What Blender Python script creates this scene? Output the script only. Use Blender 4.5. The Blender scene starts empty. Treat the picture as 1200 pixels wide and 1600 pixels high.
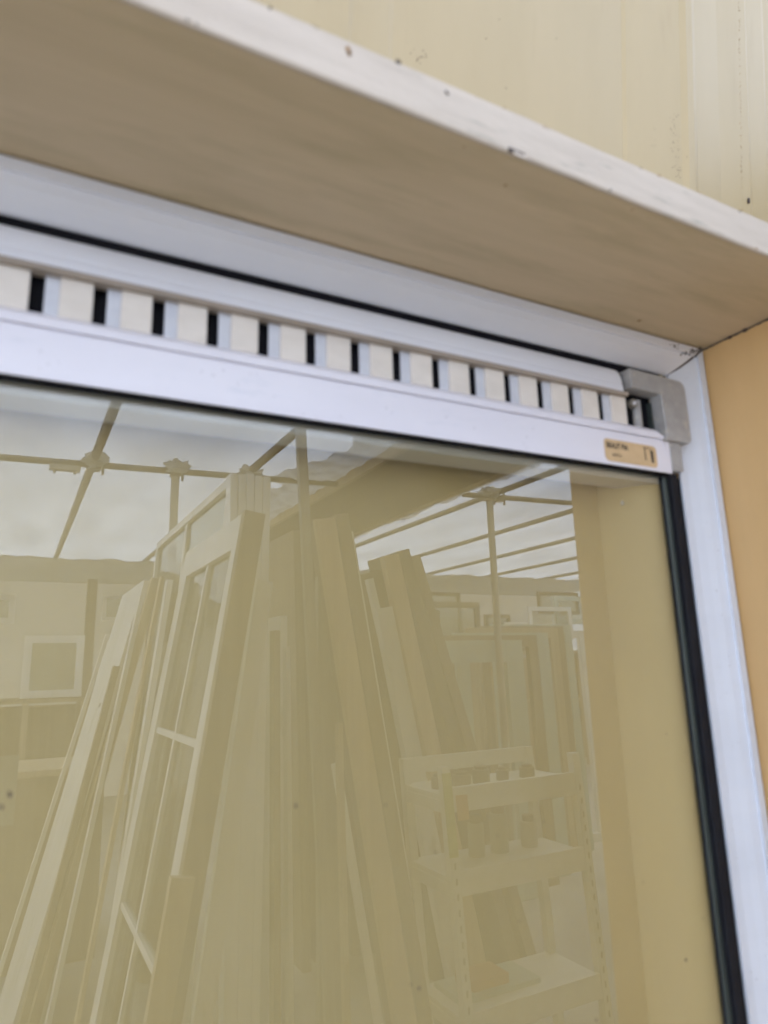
import bpy, math, random
import numpy as np
from mathutils import Vector, noise
random.seed(7)
S = bpy.context.scene
COL = S.collection
R = math.radians

# ------------------------------------------------------------------ camera
F_PX, YAW, PITCH, ROLL = 1073.95, 28.1445, 12.6192, -1.6120
EYE = Vector((0.0, -0.6, 1.6))
cy, sy, cp, sp = math.cos(R(YAW)), math.sin(R(YAW)), math.cos(R(PITCH)), math.sin(R(PITCH))
FW = Vector((sy*cp, cy*cp, sp)); r0 = Vector((cy, -sy, 0)); u0 = r0.cross(FW)
RT = math.cos(R(ROLL))*r0 + math.sin(R(ROLL))*u0
UP = -math.sin(R(ROLL))*r0 + math.cos(R(ROLL))*u0
cam = bpy.data.cameras.new("camera"); cam_o = bpy.data.objects.new("camera", cam); COL.objects.link(cam_o)
from mathutils import Matrix
cam_o.matrix_world = Matrix(((RT.x, UP.x, -FW.x, EYE.x), (RT.y, UP.y, -FW.y, EYE.y), (RT.z, UP.z, -FW.z, EYE.z), (0, 0, 0, 1)))
cam.sensor_fit = 'HORIZONTAL'; cam.sensor_width = 36; cam.lens = F_PX/1200*36
cam.clip_start = 0.02; cam.clip_end = 500
cam.dof.use_dof = True; cam.dof.focus_distance = 3.2; cam.dof.aperture_fstop = 5.4
S.camera = cam_o

# ------------------------------------------------------------------ sky, sun, exposure
SUN_EL, SUN_AZ = 48, 200
w = bpy.data.worlds.new("World"); S.world = w; w.use_nodes = True
nt = w.node_tree; nt.nodes.clear()
sky = nt.nodes.new('ShaderNodeTexSky'); sky.sky_type = 'NISHITA'; sky.sun_disc = False
sky.sun_elevation = R(SUN_EL); sky.sun_rotation = R(SUN_AZ)
bg = nt.nodes.new('ShaderNodeBackground'); bg.inputs[1].default_value = 0.12
wo = nt.nodes.new('ShaderNodeOutputWorld')
nt.links.new(sky.outputs[0], bg.inputs[0]); nt.links.new(bg.outputs[0], wo.inputs[0])
sl = bpy.data.lights.new("sun", 'SUN'); sl.energy = 3.2; sl.angle = R(0.5); sl.color = (1, .96, .9)
so = bpy.data.objects.new("sun", sl); COL.objects.link(so)
az, el = R(SUN_AZ), R(SUN_EL)
sdir = Vector((math.sin(az)*math.cos(el), math.cos(az)*math.cos(el), math.sin(el)))
so.rotation_euler = (-sdir).to_track_quat('-Z', 'Y').to_euler()
S.view_settings.view_transform = 'Standard'; S.view_settings.look = 'None'
S.view_settings.exposure = 2.54; S.view_settings.gamma = 1
S.cycles.max_bounces = 10; S.cycles.diffuse_bounces = 5; S.cycles.glossy_bounces = 4
S.cycles.transparent_max_bounces = 12; S.cycles.use_denoising = True
S.cycles.caustics_reflective = False; S.cycles.caustics_refractive = False

# ------------------------------------------------------------------ geometry helpers
YG = 0.012                                   # glass plane
def ray(x, y):
    d = FW*F_PX + RT*(x-600) - UP*(y-800)
    return d / d.y
def V(x, y, d):                              # a point seen at (x, y), d metres from the camera plane
    return EYE + ray(x, y)*d
def mir(p):                                  # where the thing really stands when the photo shows it in the glass
    return Vector((p[0], 2*YG - p[1], p[2]))

class MB:
    def __init__(s): s.v = []; s.f = []
    def add(s, vs, fs):
        n = len(s.v); s.v += [Vector(p) for p in vs]; s.f += [tuple(i+n for i in f) for f in fs]; return s
    def box(s, o, a, b, c):
        o, a, b, c = map(Vector, (o, a, b, c))
        P = [o, o+a, o+a+b, o+b, o+c, o+a+c, o+a+b+c, o+b+c]
        if a.cross(b).dot(c) > 0: fs = [(3,2,1,0),(4,5,6,7),(0,1,5,4),(1,2,6,5),(2,3,7,6),(3,0,4,7)]
        else: fs = [(0,1,2,3),(7,6,5,4),(4,5,1,0),(5,6,2,1),(6,7,3,2),(7,4,0,3)]
        return s.add(P, fs)
    def bx(s, x0, x1, y0, y1, z0, z1):
        return s.box((x0,y0,z0), (x1-x0,0,0), (0,y1-y0,0), (0,0,z1-z0))
    def tube(s, p0, p1, r, n=12):
        p0, p1 = Vector(p0), Vector(p1); d = (p1-p0).normalized()
        a = d.orthogonal().normalized(); b = d.cross(a); vs = []
        for p in (p0, p1):
            for i in range(n):
                t = 2*math.pi*i/n; vs.append(p + (a*math.cos(t)+b*math.sin(t))*r)
        fs = [(i, (i+1) % n, n+(i+1) % n, n+i) for i in range(n)]
        fs += [tuple(reversed(range(n))), tuple(range(n, 2*n))]
        return s.add(vs, fs)
    def prism(s, prof, p0, p1, fn):          # extrude profile prof between stations p0, p1 ; fn(q, station)->point
        n = len(prof); vs = [fn(q, p0) for q in prof] + [fn(q, p1) for q in prof]
        fs = [(i, (i+1) % n, n+(i+1) % n, n+i) for i in range(n)]
        fs += [tuple(reversed(range(n))), tuple(range(n, 2*n))]
        return s.add(vs, fs)
    def grid(s, nx, ny, fn):
        vs = [fn(i/nx, j/ny) for j in range(ny+1) for i in range(nx+1)]
        fs = [(j*(nx+1)+i, j*(nx+1)+i+1, (j+1)*(nx+1)+i+1, (j+1)*(nx+1)+i) for j in range(ny) for i in range(nx)]
        return s.add(vs, fs)
    def build(s, name, m, parent=None, mirror=False, bevel=0, smooth=False, loc=None):
        vs = [mir(p) for p in s.v] if mirror else s.v
        if loc is None:
            if parent is not None: loc = WL[parent.name]
            else:
                c = sum(vs, Vector())/len(vs); loc = Vector((c.x, c.y, min(p.z for p in vs)))
        loc = Vector(loc)
        me = bpy.data.meshes.new(name)
        fs = [tuple(reversed(f)) for f in s.f] if mirror else s.f
        me.from_pydata([tuple(p-loc) for p in vs], [], fs); me.update()
        if bevel or True:
            import bmesh
            bm = bmesh.new(); bm.from_mesh(me)
            if name in CLOSED or bevel: bmesh.ops.recalc_face_normals(bm, faces=bm.faces)
            bm.to_mesh(me); bm.free()
        o = bpy.data.objects.new(name, me); COL.objects.link(o)
        me.materials.append(m)
        if parent is not None:
            o.parent = parent; o.location = loc - WL[parent.name]
        else: o.location = loc
        WL[o.name] = loc
        if bevel:
            b = o.modifiers.new("bevel", 'BEVEL'); b.width = bevel; b.segments = 2; b.limit_method = 'ANGLE'; b.angle_limit = R(35)
        if smooth:
            for p in me.polygons: p.use_smooth = True
        return o
CLOSED = set()
WL = {}
def tag(o, label=None, cat=None, group=None, kind=None):
    if label: o['label'] = label
    if cat: o['category'] = cat
    if group: o['group'] = group
    if kind: o['kind'] = kind
    return o
def thing(name, label, cat, loc, group=None):
    o = bpy.data.objects.new(name, None); COL.objects.link(o); o.location = loc
    o.empty_display_size = .05
    WL[o.name] = Vector(loc)
    return tag(o, label, cat, group)

# ------------------------------------------------------------------ materials
def mat(name, c1, c2=None, rough=.5, scale=(6,6,6), detail=5, bump=0, bscale=None, metal=0, spec=.5, lo=.35, hi=.65, coat=0,
        dirt=None, dscale=(5,5,5), dlo=.6, dhi=.75):
    m = bpy.data.materials.new(name); m.use_nodes = True; t = m.node_tree; n = t.nodes; L = t.links
    b = n['Principled BSDF']; b.inputs['Roughness'].default_value = rough; b.inputs['Metallic'].default_value = metal
    b.inputs['Specular IOR Level'].default_value = spec
    if coat: b.inputs['Coat Weight'].default_value = coat; b.inputs['Coat Roughness'].default_value = .15
    g = n.new('ShaderNodeNewGeometry'); c2 = c2 or tuple(x*.88 for x in c1)
    def nz(sc, det):
        mp = n.new('ShaderNodeMapping'); mp.inputs['Scale'].default_value = sc
        L.new(g.outputs['Position'], mp.inputs[0])
        z = n.new('ShaderNodeTexNoise'); z.inputs['Scale'].default_value = 1; z.inputs['Detail'].default_value = det
        z.inputs['Roughness'].default_value = .6
        L.new(mp.outputs[0], z.inputs['Vector']); return z
    z = nz(scale, detail)
    cr = n.new('ShaderNodeValToRGB'); e = cr.color_ramp.elements
    e[0].position = lo; e[1].position = hi; e[0].color = (*c2, 1); e[1].color = (*c1, 1)
    L.new(z.outputs[0], cr.inputs[0]); out = cr.outputs[0]
    if dirt:
        zd = nz(dscale, 6); mr = n.new('ShaderNodeMapRange'); mr.inputs[1].default_value = dlo; mr.inputs[2].default_value = dhi
        L.new(zd.outputs[0], mr.inputs[0]); mx = n.new('ShaderNodeMix'); mx.data_type = 'RGBA'
        L.new(mr.outputs[0], mx.inputs[0]); L.new(out, mx.inputs[6]); mx.inputs[7].default_value = (*dirt, 1); out = mx.outputs[2]
    L.new(out, b.inputs['Base Color'])
    if bump:
        z2 = nz(bscale or tuple(s*4 for s in scale), 4); bp = n.new('ShaderNodeBump'); bp.inputs['Strength'].default_value = bump
        bp.inputs['Distance'].default_value = .002
        L.new(z2.outputs[0], bp.inputs['Height']); L.new(bp.outputs[0], b.inputs['Normal'])
    return m
M = {}
M['pvc'] = mat('window_pvc', (.735,.71,.765), (.685,.66,.72), rough=.32, scale=(3,3,9), bump=.05, bscale=(60,60,60), dirt=(.50,.52,.6), dscale=(9,40,40), dlo=.6, dhi=.85)
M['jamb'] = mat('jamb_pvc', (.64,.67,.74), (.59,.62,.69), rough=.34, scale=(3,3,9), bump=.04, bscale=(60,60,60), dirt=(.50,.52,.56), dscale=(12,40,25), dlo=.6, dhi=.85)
M['pvc_dull'] = mat('vent_rail_pvc', (.70,.70,.75), (.64,.64,.69), rough=.42, scale=(3,9,9))
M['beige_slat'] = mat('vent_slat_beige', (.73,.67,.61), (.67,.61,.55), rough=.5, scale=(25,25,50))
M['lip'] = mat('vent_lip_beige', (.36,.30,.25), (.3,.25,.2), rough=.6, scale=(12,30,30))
M['slide'] = mat('vent_slide_pale', (.60,.61,.66), (.54,.55,.61), rough=.4, scale=(40,40,60))
M['black'] = mat('dark_channel', (.008,.007,.012), (.004,.004,.006), rough=.8, spec=.2)
M['gasket'] = mat('rubber_gasket', (.010,.011,.015), (.006,.006,.009), rough=.75, spec=.25, scale=(20,20,20))
M['spacer'] = mat('spacer_bar', (.06,.075,.07), (.04,.05,.047), rough=.42, scale=(20,20,6), metal=.3)
M['grey'] = mat('corner_grey', (.37,.355,.345), (.29,.28,.275), rough=.5, scale=(45,45,45), bump=.2, bscale=(250,250,250), dirt=(.46,.41,.35), dscale=(60,60,60), dlo=.58, dhi=.75)
M['sticker'] = mat('sticker_paper', (.62,.44,.25), (.54,.38,.21), rough=.55, scale=(60,60,60))
M['ink'] = mat('ink', (.035,.022,.018), rough=.6)
M['ply'] = mat('soffit_ply', (.63,.50,.33), (.53,.42,.265), rough=.75, scale=(2.2,26,10), detail=8, bump=.15, bscale=(8,260,60), lo=.3, hi=.7, dirt=(.44,.355,.21), dscale=(5,30,10), dlo=.5, dhi=.8)
M['edge'] = mat('soffit_edge_paint', (.565,.48,.395), (.50,.42,.34), rough=.6, scale=(8,20,60), bump=.35, bscale=(60,60,90), dirt=(.33,.29,.23), dscale=(14,60,110), dlo=.6, dhi=.72)
M['tanboard'] = mat('side_board', (.65,.42,.19), (.59,.375,.165), rough=.6, scale=(20,14,3), detail=7, bump=.1, bscale=(80,160,20), dirt=(.53,.335,.16), dscale=(10,14,2), dlo=.62, dhi=.85)
M['cream'] = mat('cream_steel', (.46,.355,.195), (.43,.33,.175), rough=.38, scale=(6,6,1.2), detail=6, bump=.08, bscale=(30,30,12), dirt=(.39,.285,.145), dscale=(26,26,1.2), dlo=.6, dhi=.9)
M['creamrib'] = M['cream']
M['backyellow'] = mat('back_panel_yellow', (.495,.385,.185), (.46,.355,.167), rough=.55, scale=(3,3,2), bump=.05)
M['lining'] = mat('lining_tan', (.72,.61,.38), (.67,.57,.35), rough=.5, scale=(5,5,3))
M['linwhite'] = mat('lining_white', (.62,.60,.56), (.57,.55,.51), rough=.5, scale=(5,5,3))
M['grime'] = mat('grime', (.09,.065,.055), (.04,.03,.03), rough=.9, scale=(200,200,200))
M['rust'] = mat('rust_stain', (.36,.21,.09), (.28,.16,.07), rough=.8, scale=(60,60,60))
M['concrete'] = mat('ground_concrete', (.50,.475,.43), (.38,.36,.33), rough=.85, scale=(1.5,1.5,1.5), detail=8, bump=.5, bscale=(30,30,30))
M['whitepaint'] = mat('white_joinery', (.90,.87,.80), (.76,.73,.65), rough=.45, scale=(8,8,1.2), detail=6, bump=.1, dirt=(.42,.37,.28), dscale=(5,5,2), dlo=.62, dhi=.75)
M['whitepvc2'] = mat('white_profile', (.95,.93,.88), (.86,.84,.79), rough=.4, scale=(30,30,.8))
M['wood_tan'] = mat('tan_timber', (.58,.45,.28), (.42,.31,.18), rough=.6, scale=(30,30,1.2), detail=7)
M['wood_brown'] = mat('brown_timber', (.31,.24,.15), (.20,.15,.09), rough=.65, scale=(26,26,1.1), detail=7)
M['wood_dark'] = mat('dark_timber', (.17,.135,.085), (.11,.085,.055), rough=.6, scale=(22,22,1.1), detail=7)
M['wood_orange'] = mat('orange_timber', (.70,.51,.31), (.56,.39,.22), rough=.55, scale=(24,24,1), detail=7)
M['wood_beam'] = mat('roof_board', (.24,.18,.11), (.18,.13,.08), rough=.8, scale=(14,1.2,10), detail=7)
M['palegreen'] = mat('pale_green_paint', (.50,.58,.50), (.42,.50,.43), rough=.5, scale=(9,9,1.5))
M['pipe'] = mat('galvanised_pipe', (.20,.18,.15), (.13,.115,.095), rough=.45, scale=(10,10,10), metal=.35)
M['pipe_light'] = mat('pale_post', (.42,.39,.33), (.32,.29,.24), rough=.5, scale=(30,30,2))
M['steel'] = mat('shelf_steel', (.84,.81,.70), (.74,.71,.60), rough=.45, scale=(12,12,12))
M['darkjar'] = mat('dark_jar', (.12,.11,.09), (.06,.055,.045), rough=.3)
M['tape'] = mat('yellow_tape', (.55,.58,.16), (.45,.47,.12), rough=.5, scale=(30,30,50))
M['orange'] = mat('orange_tag', (.62,.28,.08), rough=.5)
M['white_tub'] = mat('white_tub', (.36,.35,.3), rough=.4)

def tarp(name, col, tr, bs=(1.6,1.6,1.6), bstr=.5, variation=.9):
    m = bpy.data.materials.new(name); m.use_nodes = True; t = m.node_tree; n = t.nodes; L = t.links
    n.remove(n['Principled BSDF']); out = n['Material Output']
    g = n.new('ShaderNodeNewGeometry'); mp = n.new('ShaderNodeMapping'); mp.inputs['Scale'].default_value = bs
    L.new(g.outputs['Position'], mp.inputs[0])
    z = n.new('ShaderNodeTexNoise'); z.inputs['Scale'].default_value = 1; z.inputs['Detail'].default_value = 6; L.new(mp.outputs[0], z.inputs['Vector'])
    cr = n.new('ShaderNodeValToRGB'); cr.color_ramp.elements[0].position = .3; cr.color_ramp.elements[1].position = .7
    cr.color_ramp.elements[0].color = (*[c*variation for c in col], 1); cr.color_ramp.elements[1].color = (*col, 1)
    L.new(z.outputs[0], cr.inputs[0])
    bp = n.new('ShaderNodeBump'); bp.inputs['Strength'].default_value = bstr; bp.inputs['Distance'].default_value = .03; L.new(z.outputs[0], bp.inputs['Height'])
    d = n.new('ShaderNodeBsdfDiffuse'); tl = n.new('ShaderNodeBsdfTranslucent'); gl = n.new('ShaderNodeBsdfGlossy'); gl.inputs['Roughness'].default_value = .25
    for q in (d, tl): L.new(cr.outputs[0], q.inputs[0]); L.new(bp.outputs[0], q.inputs['Normal'])
    L.new(bp.outputs[0], gl.inputs['Normal'])
    m1 = n.new('ShaderNodeMixShader'); m1.inputs[0].default_value = tr; L.new(d.outputs[0], m1.inputs[1]); L.new(tl.outputs[0], m1.inputs[2])
    m2 = n.new('ShaderNodeMixShader'); m2.inputs[0].default_value = .06; L.new(m1.outputs[0], m2.inputs[1]); L.new(gl.outputs[0], m2.inputs[2])
    L.new(m2.outputs[0], out.inputs[0]); return m
M['tarp'] = tarp('white_tarpaulin', (.50,.545,.61), .72, bs=(2.6,.9,1.1), bstr=.8, variation=.74)
M['tarp_wall'] = tarp('dull_tarpaulin', (.58,.57,.54), .15)
M['plastic'] = tarp('crumpled_plastic', (.90,.88,.84), .6, bs=(9,9,9), bstr=1.0, variation=.55)

def two_sided_fresnel(n, L, ior):
    fr = n.new('ShaderNodeFresnel'); g = n.new('ShaderNodeNewGeometry'); mr = n.new('ShaderNodeMapRange')
    mr.inputs[3].default_value = ior; mr.inputs[4].default_value = 1/ior
    L.new(g.outputs['Backfacing'], mr.inputs[0]); L.new(mr.outputs[0], fr.inputs[0]); return fr
def glass():
    m = bpy.data.materials.new('window_glass'); m.use_nodes = True; t = m.node_tree; n = t.nodes; L = t.links
    n.remove(n['Principled BSDF']); out = n['Material Output']
    fr = two_sided_fresnel(n, L, 2.1)
    tr = n.new('ShaderNodeBsdfTransparent'); tr.inputs[0].default_value = (.93,.93,.87,1)
    gl = n.new('ShaderNodeBsdfGlossy'); gl.inputs['Roughness'].default_value = .0; gl.inputs[0].default_value = (1,1,1,1)
    mx = n.new('ShaderNodeMixShader'); L.new(fr.outputs[0], mx.inputs[0]); L.new(tr.outputs[0], mx.inputs[1]); L.new(gl.outputs[0], mx.inputs[2])
    # thin uneven film of dust on the outside
    g = n.new('ShaderNodeNewGeometry'); mp = n.new('ShaderNodeMapping'); mp.inputs['Scale'].default_value = (7, 7, 3.2); mp.inputs['Rotation'].default_value = (0, .35, 0)
    L.new(g.outputs['Position'], mp.inputs[0]); z = n.new('ShaderNodeTexNoise'); z.inputs['Scale'].default_value = 1; z.inputs['Detail'].default_value = 9; z.inputs['Roughness'].default_value = .68
    L.new(mp.outputs[0], z.inputs['Vector']); mr = n.new('ShaderNodeMapRange'); mr.inputs[1].default_value = .38; mr.inputs[2].default_value = .78; mr.inputs[3].default_value = .006; mr.inputs[4].default_value = .07
    L.new(z.outputs[0], mr.inputs[0]); df = n.new('ShaderNodeBsdfDiffuse'); df.inputs[0].default_value = (.62,.58,.5,1)
    m2 = n.new('ShaderNodeMixShader'); L.new(mr.outputs[0], m2.inputs[0]); L.new(mx.outputs[0], m2.inputs[1]); L.new(df.outputs[0], m2.inputs[2])
    L.new(m2.outputs[0], out.inputs[0]); return m
M['glass'] = glass()
def clear(name, tint, ior=1.5):
    m = bpy.data.materials.new(name); m.use_nodes = True; t = m.node_tree; n = t.nodes; L = t.links
    n.remove(n['Principled BSDF']); out = n['Material Output']
    fr = two_sided_fresnel(n, L, ior)
    tr = n.new('ShaderNodeBsdfTransparent'); tr.inputs[0].default_value = (*tint, 1)
    gl = n.new('ShaderNodeBsdfGlossy'); gl.inputs['Roughness'].default_value = .03
    mx = n.new('ShaderNodeMixShader'); L.new(fr.outputs[0], mx.inputs[0]); L.new(tr.outputs[0], mx.inputs[1]); L.new(gl.outputs[0], mx.inputs[2])
    L.new(mx.outputs[0], out.inputs[0]); return m
M['pane'] = clear('door_pane', (.72,.74,.70), 1.7)
M['clearback'] = clear('glass_rear', (1,1,1), 1.02)

Z0 = EYE.z
# ================================================================== STRUCTURE
# ground
g = MB().grid(24, 24, lambda u, v: (-60+u*120, -60+v*120, 0)); tag(g.build('ground', M['concrete'], loc=(0,0,0)), kind='structure')

# tarpaulin ceiling and walls of the covered yard (real side, y < 0)
HC = Z0+1.33
RAFT = [-2.6,-1.6,-.6,.35,1.3,2.25,3.22,4.25,5.25,6.3,7.4]
YF = 2*YG - (10.4-.6)                        # far wall
XA, XB = -4.2, 9.2
def ceil(u, v):
    x = XA + u*(XB-XA); y = .9 + v*(YF-.9)
    k = min(abs(x-a) for a in RAFT); bel = math.cos(min(k, .5)*math.pi)   # 1 at a pipe
    wr = .018*noise.noise((x*2.2, y*1.3, 0)) + .009*noise.noise((x*7, y*2.5, 3)) + .004*noise.noise((x*16, y*9, 3))
    return (x, y, HC + .028*(1-bel) + wr + .01)
tag(MB().grid(150, 100, ceil).build('ceiling', M['tarp'], smooth=True, loc=(0,0,HC)), kind='structure')
# extra opaque sheet with a wavy edge, added to darken the far end
def ceil2(u, v):
    x = XA+.05 + u*(XB-XA-.1)
    ye = 2*YG-(8.25-.6) + (.15*noise.noise((x*1.1, 0, 5)) + .30*noise.noise((x*5, 0, 5))) + .12*round(noise.noise((x*2.2, 7, 5))*3)/2 
    y = ye + v*(YF+.06-ye)
    return (x, y, HC - .075 - v*.02 + .012*noise.noise((x*5, y*2, 8)) - .02*(1-v)*abs(noise.noise((x*6, 1, 1))))
tag(MB().grid(120, 8, ceil2).build('ceiling', M['tarp_wall'], smooth=True, loc=(0,0,HC)), kind='structure')
def wallgrid(fn, name='tent_wall', m='tarp_wall'):
    return tag(MB().grid(60, 20, fn).build(name, M[m], smooth=True), kind='structure')
wv = lambda a, b: .03*noise.noise((a*1.5, b*.7, 2)) + .012*noise.noise((a*6, b*2, 2))
wallgrid(lambda u, v: (XA+u*(XB-XA), YF + wv(u*12, v*3), v*(HC+.02)))
M['side_tarp'] = tarp('side_tarpaulin', (.90,.92,.95), .8)  # side sheets made paler and clearer than the rest, to add fill light
wallgrid(lambda u, v: (XA + wv(u*12, v*3+9), .9+u*(YF-.9), v*(HC+.02)), m='side_tarp')
wallgrid(lambda u, v: (XB + wv(u*12, v*3+19), .9+u*(YF-.9), v*(HC+.02)), m='side_tarp')

# ribbed cream wall the window is set into (y >= .02)
wall = thing('ribbed_wall', 'cream ribbed steel wall above the white painted soffit board', 'wall', (0, .05, 0))
YW = .022
KP = [(0,0),(.006,-.003),(.112,-.017),(.122,-.022),(.136,-.022),(.148,-.018),(.215,-.010),(.233,-.0095),(.295,-.008),(.301,-.006),(.352,-.002),(.36,0),(.76,0)]
LEAN = .12                                   # the upper sheets lean forward a little
def sheet(name, x0, x1, z0, z1, parent, lean=False):
    # trapezoid ribs: period .375 m
    b = MB(); P = []
    per, o = .76, .762-.76
    k = math.floor((x0-o)/per)-1
    raw = []
    while o+k*per < x1+per:
        a = o+k*per
        raw += [(a+p, q) for p, q in KP[:-1]]
        k += 1
    def yat(x):
        for (p, q), (p2, q2) in zip(raw, raw[1:]):
            if p <= x <= p2: return q+(q2-q)*(x-p)/(p2-p)
        return 0
    xs = sorted({x0, x1} | {p for p, _ in raw if x0 < p < x1})
    pts = [(x, YW+.03+yat(x)) for x in xs]
    n = len(pts)
    vs = [(x, y, z0) for x, y in pts]+[(x, y, z1) for x, y in pts]+[(x, .16, z0) for x, y in pts]+[(x, .16, z1) for x, y in pts]
    fs = [(i, i+1, n+i+1, n+i) for i in range(n-1)] + [(2*n+i+1, 2*n+i, 3*n+i, 3*n+i+1) for i in range(n-1)]
    fs += [(0, n, 3*n, 2*n), (n-1, 2*n+n-1, 4*n-1, 2*n-1)]
    fs += [(n+i, n+i+1, 3*n+i+1, 3*n+i) for i in range(n-1)] + [(i+1, i, 2*n+i, 2*n+i+1) for i in range(n-1)]
    if lean: vs = [(x, y-LEAN*(z-z0), z) for x, y, z in vs]
    b.add(vs, fs); return b.build(name, M['cream'], parent, bevel=0)
ZS0, ZS1 = Z0+.4395, Z0+.4835                # soffit board
sheet('wall_sheet', -4.1, 1.36, ZS1+.001, HC+.05, wall, True)
sheet('wall_sheet', 1.3605, 9.1, ZS1+.001, HC+.05, wall, True)
sheet('wall_sheet', .93, 9.1, .02, ZS1, wall)
sheet('wall_sheet', -4.1, -.95, .02, ZS1, wall)
sheet('wall_sheet', -.949, .929, .02, .72, wall)
# marks on the wall: rust dribble, scratches, black mark
def fleck(b, p, s, n=5, dy=.0016):
    vs = []
    for i in range(n):
        t = 2*math.pi*i/n; rr = s*random.uniform(.5, 1.1); vs.append(p+Vector((rr*math.cos(t)*.8, 0, rr*math.sin(t)*1.2)))
    m2 = [v+Vector((0, dy, 0)) for v in vs]
    b.add(vs+m2, [tuple(range(n))]+[(i, n+i, n+(i+1) % n, (i+1) % n) for i in range(n)])
def wall_y(x):
    per, o = .76, .762-.76; a = (x-o) % per
    K = KP
    for (p, q), (p2, q2) in zip(K, K[1:]):
        if p <= a <= p2: return YW+.03+q+(q2-q)*(a-p)/(p2-p)
    return YW+.03
def on_wall(px, py):
    d = .64
    for _ in range(4):
        p = V(px, py, d); d = wall_y(p.x)+.6-.0006-LEAN*(p.z-ZS1)
    return V(px, py, d)
b = MB()
for (px, py, s) in [(1169,314,.0045)]:
    p = on_wall(px, py); b.box(p+Vector((-s*.6,-.002,-s)), (s*.9,0,.0), (0,.003,0), (s*.4,0,s*2))
b.build('dark_mark', M['grime'], wall)
b = MB()
for k in range(60):
    t = random.random()
    px = 1052+random.gauss(0, 5)+ (8 if t > .5 else 0); py = 178+t*100
    fleck(b, on_wall(px, py), random.uniform(.0003, .0011))
for k in range(14): fleck(b, on_wall(1022+random.gauss(0,3), 190+random.random()*40), random.uniform(.0003,.0006))
for k in range(14): fleck(b, on_wall(655+random.gauss(0,7), 87+random.gauss(0,5)), random.uniform(.0003,.0009))
for (px, py) in [(791,137),(780,30),(870,60),(760,60)]: fleck(b, on_wall(px, py), .0008)
tag(b.build('scuff_marks', M['grime'], wall), kind='stuff')
b = MB()
for k in range(90):
    py = random.uniform(0, 330); fleck(b, on_wall(1155+5*py/330+random.gauss(0, .8), py), random.uniform(.0003, .0009), dy=.0012)
tag(b.build('rust_streak', M['rust'], wall), kind='stuff')

# ------------------------------------------------------------------ timber surround: soffit and side boards
sur = thing('timber_surround', 'painted timber surround with wide tan soffit board boxed over the white window', 'window surround', (0, 0, 0))
YS = -.196
XJ = .858
b = MB().bx(-1.0, XJ+.6, YS+.004, .0515, ZS0, ZS1-.001); b.build('soffit_board', M['ply'], sur, bevel=.001)
# painted front edge with wavy lower arris and chips
def edgestrip():
    b = MB(); n = 220; vs = []
    for i in range(n+1):
        x = -1.0 + (XJ+1.6)*i/n
        e = .0008*noise.noise((x*14, 0, 0)) + .0005*noise.noise((x*50, 0, 0))
        et = .0009*noise.noise((x*12, 3, 0)) + .0006*noise.noise((x*60, 3, 0))
        vs += [(x, YS, ZS0+.0016+e), (x, YS, ZS1-.0012+et), (x, YS+.0016, ZS1+et*.5), (x, YS+.0039, ZS1), (x, YS+.0039, ZS0-.0004), (x, YS+.0012, ZS0-.0004+e*.5)]
    fs = []
    for i in range(n):
        a, c = 6*i, 6*i+6
        for j in range(6): fs.append((a+j, a+(j+1) % 6, c+(j+1) % 6, c+j))
    fs += [tuple(range(6)), tuple(reversed(range(6*n, 6*n+6)))]
    b.add(vs, fs); return b
CLOSED.add('soffit_edge')
edgestrip().build('soffit_edge', M['edge'], sur)
for (px, py, s, nm) in [(541,80,.0042,'knot'), (700,145,.0022,'chip'), (625,97,.0024,'chip')]:
    b = MB(); p = V(px, py, .6+YS-.0004)
    for k in range(3): fleck(b, p+Vector((random.gauss(0,.4*s),0,random.gauss(0,.3*s))), s*random.uniform(.5,.9), n=8, dy=.0008)
    b.build(nm, M['rust'] if nm == 'knot' else M['grime'], sur)
for k in range(16):
    px = random.uniform(250, 1180); q = V(px, 0, .6+YS-.0004); up_arris = random.random() < .6
    q = Vector((q.x*1.0, YS-.0004, (ZS1-.0012) if up_arris else ZS0+.0015))
    b = MB()
    for j in range(random.randint(1, 3)): fleck(b, q+Vector((random.gauss(0,.0025),0,random.gauss(0,.0006))), random.uniform(.0005,.0013), n=7, dy=.0008)
    b.build('chip', M['rust' if k % 2 else 'grime'], sur)
# nick in the lower arris (about x=810)
p = V(808, 240, .6+YS-.0006); b = MB()
b.box(p+Vector((-.009,0,-.0005)), (.018,0,.0), (0,.0015,0), (0,0,.0042)); b.build('nick', M['grime'], sur)
b = MB(); b.box(p+Vector((-.004,-.0006,-.002)), (.014,0,-.001), (0,.0015,0), (0,0,.0035)); b.build('nick_splinter', M['edge'], sur)
# stains on the soffit underside: small orange dots
def on_soffit(px, py):
    r = ray(px, py); d = (ZS0-.0005-Z0)/r.z; return EYE + r*d
for (px, py, s) in [(999,501,.0035),(790,290,.0022),(988,328,.0016),(725,230,.0012),(667,425,.0012)]:
    p = on_soffit(px, py); n = 10
    vs = [p+Vector((s*math.cos(2*math.pi*i/n)*random.uniform(.7,1.1), s*math.sin(2*math.pi*i/n)*random.uniform(.5,.9), 0)) for i in range(n)]
    b = MB(); b.add(vs, [tuple(reversed(range(n)))]); b.build('rust_spot', M['rust'], sur)
# side board (right), with shading groove; and its left twin far outside the picture
b = MB().bx(XJ, XJ+.018, -.27, .0515, .70, ZS0-.0015); b.build('side_board', M['tanboard'], sur, bevel=.0008)
b = MB().bx(-.968, -.95, -.27, .0515, .70, ZS0-.0015); b.build('side_board', M['tanboard'], sur, bevel=.0008)
# hairline seam on side board
p = V(1180, 1080, .6-.02)
b = MB().bx(XJ-.0006, XJ+.0004, -.27, -.003, 1.5553, 1.5562); b.build('seam', M['tanboard'], sur)
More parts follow.
